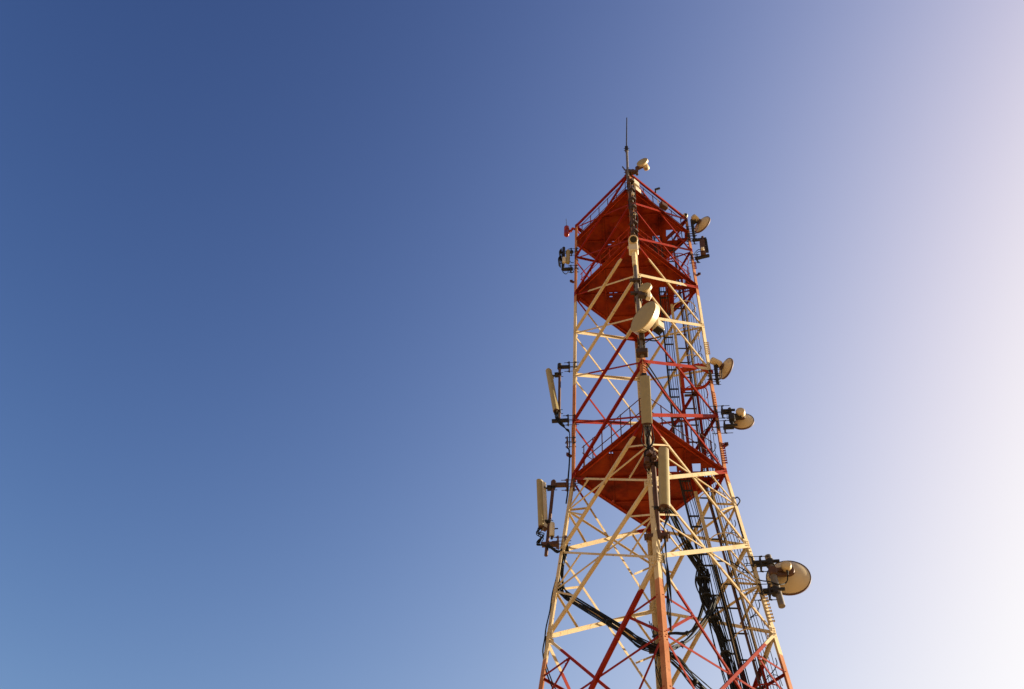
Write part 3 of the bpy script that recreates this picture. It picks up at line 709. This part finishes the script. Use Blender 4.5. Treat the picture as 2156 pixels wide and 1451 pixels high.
# corner lugs on the legs (small welded brackets)
for leg_i, z, sx in ((0, 30.2, -1), (2, 30.2, 1), (2, 22.2, 1), (0, 22.05, -1)):
    q = corner(leg_i, z); mb = MB()
    mb.bar(q + V((sx * .0, 0, -.06)), q + V((sx * .10, 0, .02)), .10, .018, V((0, 1, 0))); mb.bar(q + V((sx * .095, 0, .0)), q + V((sx * .095, 0, .10)), .09, .018, V((0, 1, 0)))
    mb.build('lug', 'dark_rail', tower)

# ------------------------------------------------------------------ cables
def bundle(name, pts, n, r, spread, label, ties=0, mat='black_rubber', cat='cables', seed=1, sag=.0):
    rnd = random.Random(seed); pts = [V(p) for p in pts]
    t = thing(name, pts[0], label, cat)
    for k in range(n):
        a = 2 * math.pi * k / n + rnd.random() * .6; q = []
        rad = spread * math.sqrt(rnd.random())
        for i, p in enumerate(pts):
            a2 = a + rnd.uniform(-.7, .7); f = rad * rnd.uniform(.75, 1.2)
            q.append(p + V((math.cos(a2) * f, math.sin(a2) * f * .45, math.sin(a2 * 1.3) * f - sag * rnd.random())))
        wire(t, q, r * rnd.uniform(.8, 1.15), mat)
    c = curve(pts, 10)
    for k in range(ties):
        i = int((k + .5) / ties * (len(c) - 2)); p = c[i]; d = (c[i + 1] - c[i]).normalized()
        mb = MB(); mb.tube(p - d * .018, p + d * .018, spread * .62 + r, seg=12); mb.tube(p, p + V((0, -.03, -spread - r - .03)), .012, seg=6); mb.build('tie', 'grey_rubber', t)
    return t
bundle('cable_bundle', [(-2.049, 0.000, 18.700), (-2.105, 0.000, 18.215), (-2.097, 0.000, 17.769), (-2.06, -.10, 17.52), (-1.91, -0.26, 17.18), (-1.33, -0.95, 16.15), (-0.73, -1.65, 15.11), (-0.39, -2.06, 14.48), (-.05, -2.22, 14.18)],
       11, .0135, .088, 'thick black cable bundle sagging from the left leg across to the near leg', 5, seed=3)
bundle('cable_bundle', [(-.05, -2.22, 14.18), (.22, -2.10, 14.02), (.60, -1.62, 13.85), (1.0, -1.05, 13.9), (1.38, -.42, 13.7), (1.62, -.05, 13.4)],
       10, .0135, .085, 'black cable bundle running down from the near leg to the foot of the cable tray', 4, seed=4)
bundle('cable_bundle', [(.10, -2.18, 14.25), (.40, -1.60, 14.85), (.75, -.95, 15.75), (1.05, -.42, 16.6), (1.20, -.12, 17.2)],
       9, .013, .075, 'black cable bundle climbing right from the near leg up to the cable tray', 2, seed=5)
bundle('cable_bundle', [(-.1, 1.6, 17.6), (.30, .9, 17.1), (.62, .45, 16.75), (.85, .2, 16.9), (1.08, .02, 17.5)],
       9, .013, .06, 'short black cable bundle drooping between the far leg and the cable tray', 1, seed=6)
bundle('cable_bundle', [(.10, -2.0, 18.45), (.26, -1.62, 18.6), (.50, -1.05, 18.45), (.74, -.52, 18.25), (.95, -.12, 18.1), (1.08, .0, 17.9)],
       11, .0155, .088, 'thick black cable bundle dropping from the near leg under the lowest platform to the tray', 3, seed=8)
bundle('cable_bundle', [(1.08, .0, 18.0), (1.02, -.02, 17.5), (1.10, -.04, 17.0), (1.26, .03, 16.2), (1.36, .03, 15.3), (1.46, .03, 14.3), (1.56, .03, 13.3), (2.0, .03, 9), (2.6, .03, 3), (2.85, .03, .3)],
       22, .0125, .16, 'heavy black cable bundle filling the lower cable tray behind the right face', 9, seed=9)
bundle('cable_bundle', [(1.02, -.0, 18.7), (.98, -.03, 18.2), (.92, -.05, 17.75), (.98, -.06, 17.3), (1.14, -.04, 16.9)],
       10, .0125, .10, 'looped black cables bulging out of the tray just below the cream crossing bars', 1, seed=10)
def run(x, y, z0, z1, n, r, w, label, seed, mat='black_rubber'):
    rnd = random.Random(seed); t = thing('cable_run', (x + lean(z0), y, z0), label, 'cables')
    for k in range(n):
        xx, yy = x + (k / max(1, n - 1) - .5) * w, y + rnd.uniform(-.02, .02); q = []
        z = z1
        while z > z0:
            q.append((xx + lean(z) + rnd.uniform(-.012, .012), yy + rnd.uniform(-.012, .012), z)); z -= 1.1
        wire(t, q, r, mat, 4)
run(.84, .01, .5, 32.9, 3, .009, .13, 'black feeder cables fixed along the upper cable tray', 11)
run(1.41, .26, .5, 31.9, 2, .012, .06, 'dark cables clipped to the right rail of the ladder', 12)
run(1.62, .24, .5, 30.9, 4, .008, .20, 'thin wires strung beside the ladder on its right', 13)
run(1.06, .19, .5, 18.4, 4, .014, .12, 'black cables clipped along the left rail of the ladder', 14)
# black slack loops at the cage hoops
t = thing('cable_loops', (1.9, .1, 17.5), 'row of thin black cable loops bulging out right of the ladder cage', 'cables')
for z in (29.9, 28.3, 26.2, 23.0, 22.0, 19.3, 18.1, 16.9, 15.4):
    x = 1.5 + lean(z)
    wire(t, [(x, .2, z), (x + .12, .12, z + .05), (x + .22, .05, z + .18), (x + .22, .08, z + .36)], .011)
    wire(t, [(x - .12, .25, z - .2), (x + .04, .05, z - .1), (x + .2, .02, z - .12), (x + .27, .12, z - .28)], .008)
t = thing('hanging_cable', (1.98, 0, 20.3), 'single black cable looping out from the cream part of the right leg', 'cable')
wire(t, [(1.965, 0.000, 20.257), (2.040, 0.000, 20.334), (2.091, 0.000, 20.203), (1.991, 0.000, 20.003), (1.967, 0.000, 19.786), (1.986, 0.000, 19.479), (2.002, 0.000, 19.237), (2.036, 0.000, 18.984)], .016)
# near leg tangle from the top unit down
t = thing('cable_run', (0, -1.98, 28.8), 'dark feeder cables and clamps crowding the near leg below the tower top', 'cables')
for k in range(6):
    x = -.06 + .04 * k; q = []; z = 33.1
    while z > 28.4: q.append((x + random.uniform(-.03, .03), -1.95 + random.uniform(-.03, .03), z)); z -= .5
    wire(t, q, .016, n=6)
mb = MB(); mb.tube((-.03, -1.98, 33.2), (.02, -1.98, 29.1), .05); mb.build('pole', 'brown_steel', t)
for z in (32.7, 32.1, 31.5, 31.0, 30.5, 30.0, 29.5):
    mb = MB(); mb.box((.0 + random.uniform(-.04, .06), -2.02, z), .11, .10, .12, random.uniform(-.3, .3), .015); pole_clamp(mb, (0, -1.98, z + .1), .05, (.6, -.5, 0)); mb.build('clamp', 'rusty_steel', t)
for z in (31.9, 30.6):
    mb = MB(); mb.box((.07, -2.06, z), .08, .06, .14, .4, .012); mb.build('connector', 'white_case', t)
# far leg tangle at the bottom
t = thing('cable_run', (-.05, 2.2, 16.6), 'thin dark cables and a brown clamp tangled round the cream far leg', 'cables')
for k in range(7):
    x = -.1 + .045 * k
    wire(t, [(x - .08, 2.05, 18.4 - .06 * k), (x + random.uniform(-.06, .06), 2.02, 17.9), (x + random.uniform(-.1, .1), 2.05, 17.4), (x, 2.08, 17.0), (.05 + x * .6, 2.1, 16.6), (.12, 2.1, 16.0)], .013)
mb = MB(); mb.box((-.06, 2.12, 17.66), .34, .2, .16, 0, .02); mb.build('clamp', 'brown_steel', t)
# outside of the left leg
t = thing('cable_run', (-1.97, 0, 20.4), 'black cable hugging the outside of the left leg at the lowest platform', 'cables')
wire(t, [(-2.021, 0.000, 22.338), (-1.971, 0.000, 22.262), (-1.955, 0.000, 21.937), (-1.963, 0.000, 21.584), (-1.981, 0.000, 21.154), (-1.977, 0.000, 20.817), (-2.017, 0.000, 20.326)], .020)
wire(t, [(-1.959, 0.000, 22.261), (-1.953, 0.000, 21.759), (-1.971, 0.000, 21.239), (-1.988, 0.000, 20.734)], .016)
mb = MB(); leg_clamp(mb, (-1.93, 0, 22.55), (-1, 0, 0), .05, .24); mb.build('clamp', 'rusty_steel', t)
t = thing('cable_run', (-2.5, 0, 14.9), 'pair of black cables wandering down the left leg at the lowest red band', 'cables')
wire(t, [(-2.197, 0.000, 18.008), (-2.282, 0.000, 17.531), (-2.322, 0.000, 17.067), (-2.391, 0.000, 16.619), (-2.413, 0.000, 16.306), (-2.443, 0.000, 16.001), (-2.404, 0.000, 15.700), (-2.337, 0.000, 15.405), (-2.222, 0.000, 15.082), (-2.101, 0.000, 14.777)], .016)
wire(t, [(-2.384, 0.000, 16.368), (-2.395, 0.000, 16.060), (-2.386, 0.000, 15.759), (-2.309, 0.000, 15.463), (-2.195, 0.000, 15.138), (-2.054, 0.000, 14.831)], .014)
# thin cables dropping along the right side of the near leg
t = thing('cable_run', (.2, -2.2, 15.5), 'thin black cables hanging along the right edge of the near leg', 'cables')
for k in range(3):
    wire(t, [(0.101, -2.300, 16.672), (0.126, -2.300, 16.293), (0.153, -2.300, 15.985), (0.149, -2.300, 15.627), (.17 - .03 * k, -2.36, 15.0), (.15, -2.4, 14.5)], .013)
# dark straps crossing the right face above the lowest platform
t = thing('cable_run', (.2, -1.8, 23.3), 'dark double cable slanting from the near leg across the red band to the ladder', 'cables')
wire(t, [(0.104, -1.900, 23.244), (0.357, -1.500, 23.061), (0.616, -1.000, 22.998), (0.898, -0.500, 23.019), (1.017, -0.100, 23.206)], .018)
wire(t, [(0.074, -1.900, 23.109), (0.336, -1.500, 22.908), (0.584, -1.000, 22.867), (0.867, -0.500, 22.926), (1.051, -0.100, 23.013)], .014)

# ------------------------------------------------------------------ camera, light, sky
cam = bpy.data.cameras.new('camera'); co = bpy.data.objects.new('camera', cam); COL.objects.link(co)
Rr, Ur, Fr = V((0.993355, 0.101354, 0.054524)), V((0.050128, -0.807479, 0.587763)), V((-0.103599, 0.581124, 0.807194))
m4 = Matrix((Rr, Ur, -Fr)).transposed().to_4x4(); m4.translation = V((-0.437286, -18.269992, 1.600000))
co.matrix_world = m4
cam.sensor_fit = 'HORIZONTAL'; cam.sensor_width = 36.0; cam.lens = 37.8136
cam.clip_end = 9000; cam.clip_start = .1
scene.camera = co

SUN_AZ, SUN_EL = math.radians(66), math.radians(20.5)           # azimuth clockwise from +y
sd = V((math.sin(SUN_AZ) * math.cos(SUN_EL), math.cos(SUN_AZ) * math.cos(SUN_EL), math.sin(SUN_EL)))
sl = bpy.data.lights.new('sun', 'SUN'); sl.energy = 5.0; sl.angle = math.radians(.53); sl.color = (1.0, .86, .64)
so = bpy.data.objects.new('sun', sl); COL.objects.link(so); so.location = sd * 60
so.rotation_euler = sd.to_track_quat('Z', 'Y').to_euler()
w = bpy.data.worlds.new('World'); scene.world = w; w.use_nodes = True
nt = w.node_tree; bg = nt.nodes['Background']
sky = nt.nodes.new('ShaderNodeTexSky'); sky.sky_type = 'NISHITA'; sky.sun_disc = False
sky.sun_elevation = SUN_EL; sky.sun_rotation = SUN_AZ
sky.altitude = 0; sky.air_density = 1.2; sky.dust_density = 3.2; sky.ozone_density = 4.0
# film response of the sky light: contrast (gamma), white balance, soft shoulder
def vmath(op, a, b):
    n = nt.nodes.new('ShaderNodeVectorMath'); n.operation = op
    for sck, v in ((n.inputs[0], a), (n.inputs[1], b)):
        if isinstance(v, bpy.types.NodeSocket): nt.links.new(v, sck)
        else: sck.default_value = v
    return n.outputs['Vector']
gm = nt.nodes.new('ShaderNodeGamma'); gm.inputs['Gamma'].default_value = 3.4
nt.links.new(vmath('MULTIPLY', sky.outputs['Color'], (.1, .1, .1)), gm.inputs['Color'])
bal = vmath('MULTIPLY', gm.outputs['Color'], (1230.0, 350.0, 126.0))
sh = vmath('DIVIDE', bal, vmath('ADD', vmath('MULTIPLY', bal, (.87, .84, .87)), (1, 1, 1)))
EXPO = 1.8
k10 = 10 / 2 ** EXPO
nt.links.new(vmath('MULTIPLY', sh, (k10, k10, k10)), bg.inputs['Color'])
bg.inputs['Strength'].default_value = 0.1
scene.view_settings.view_transform = 'Standard'; scene.view_settings.look = 'None'
scene.view_settings.exposure = EXPO; scene.view_settings.gamma = 1.0
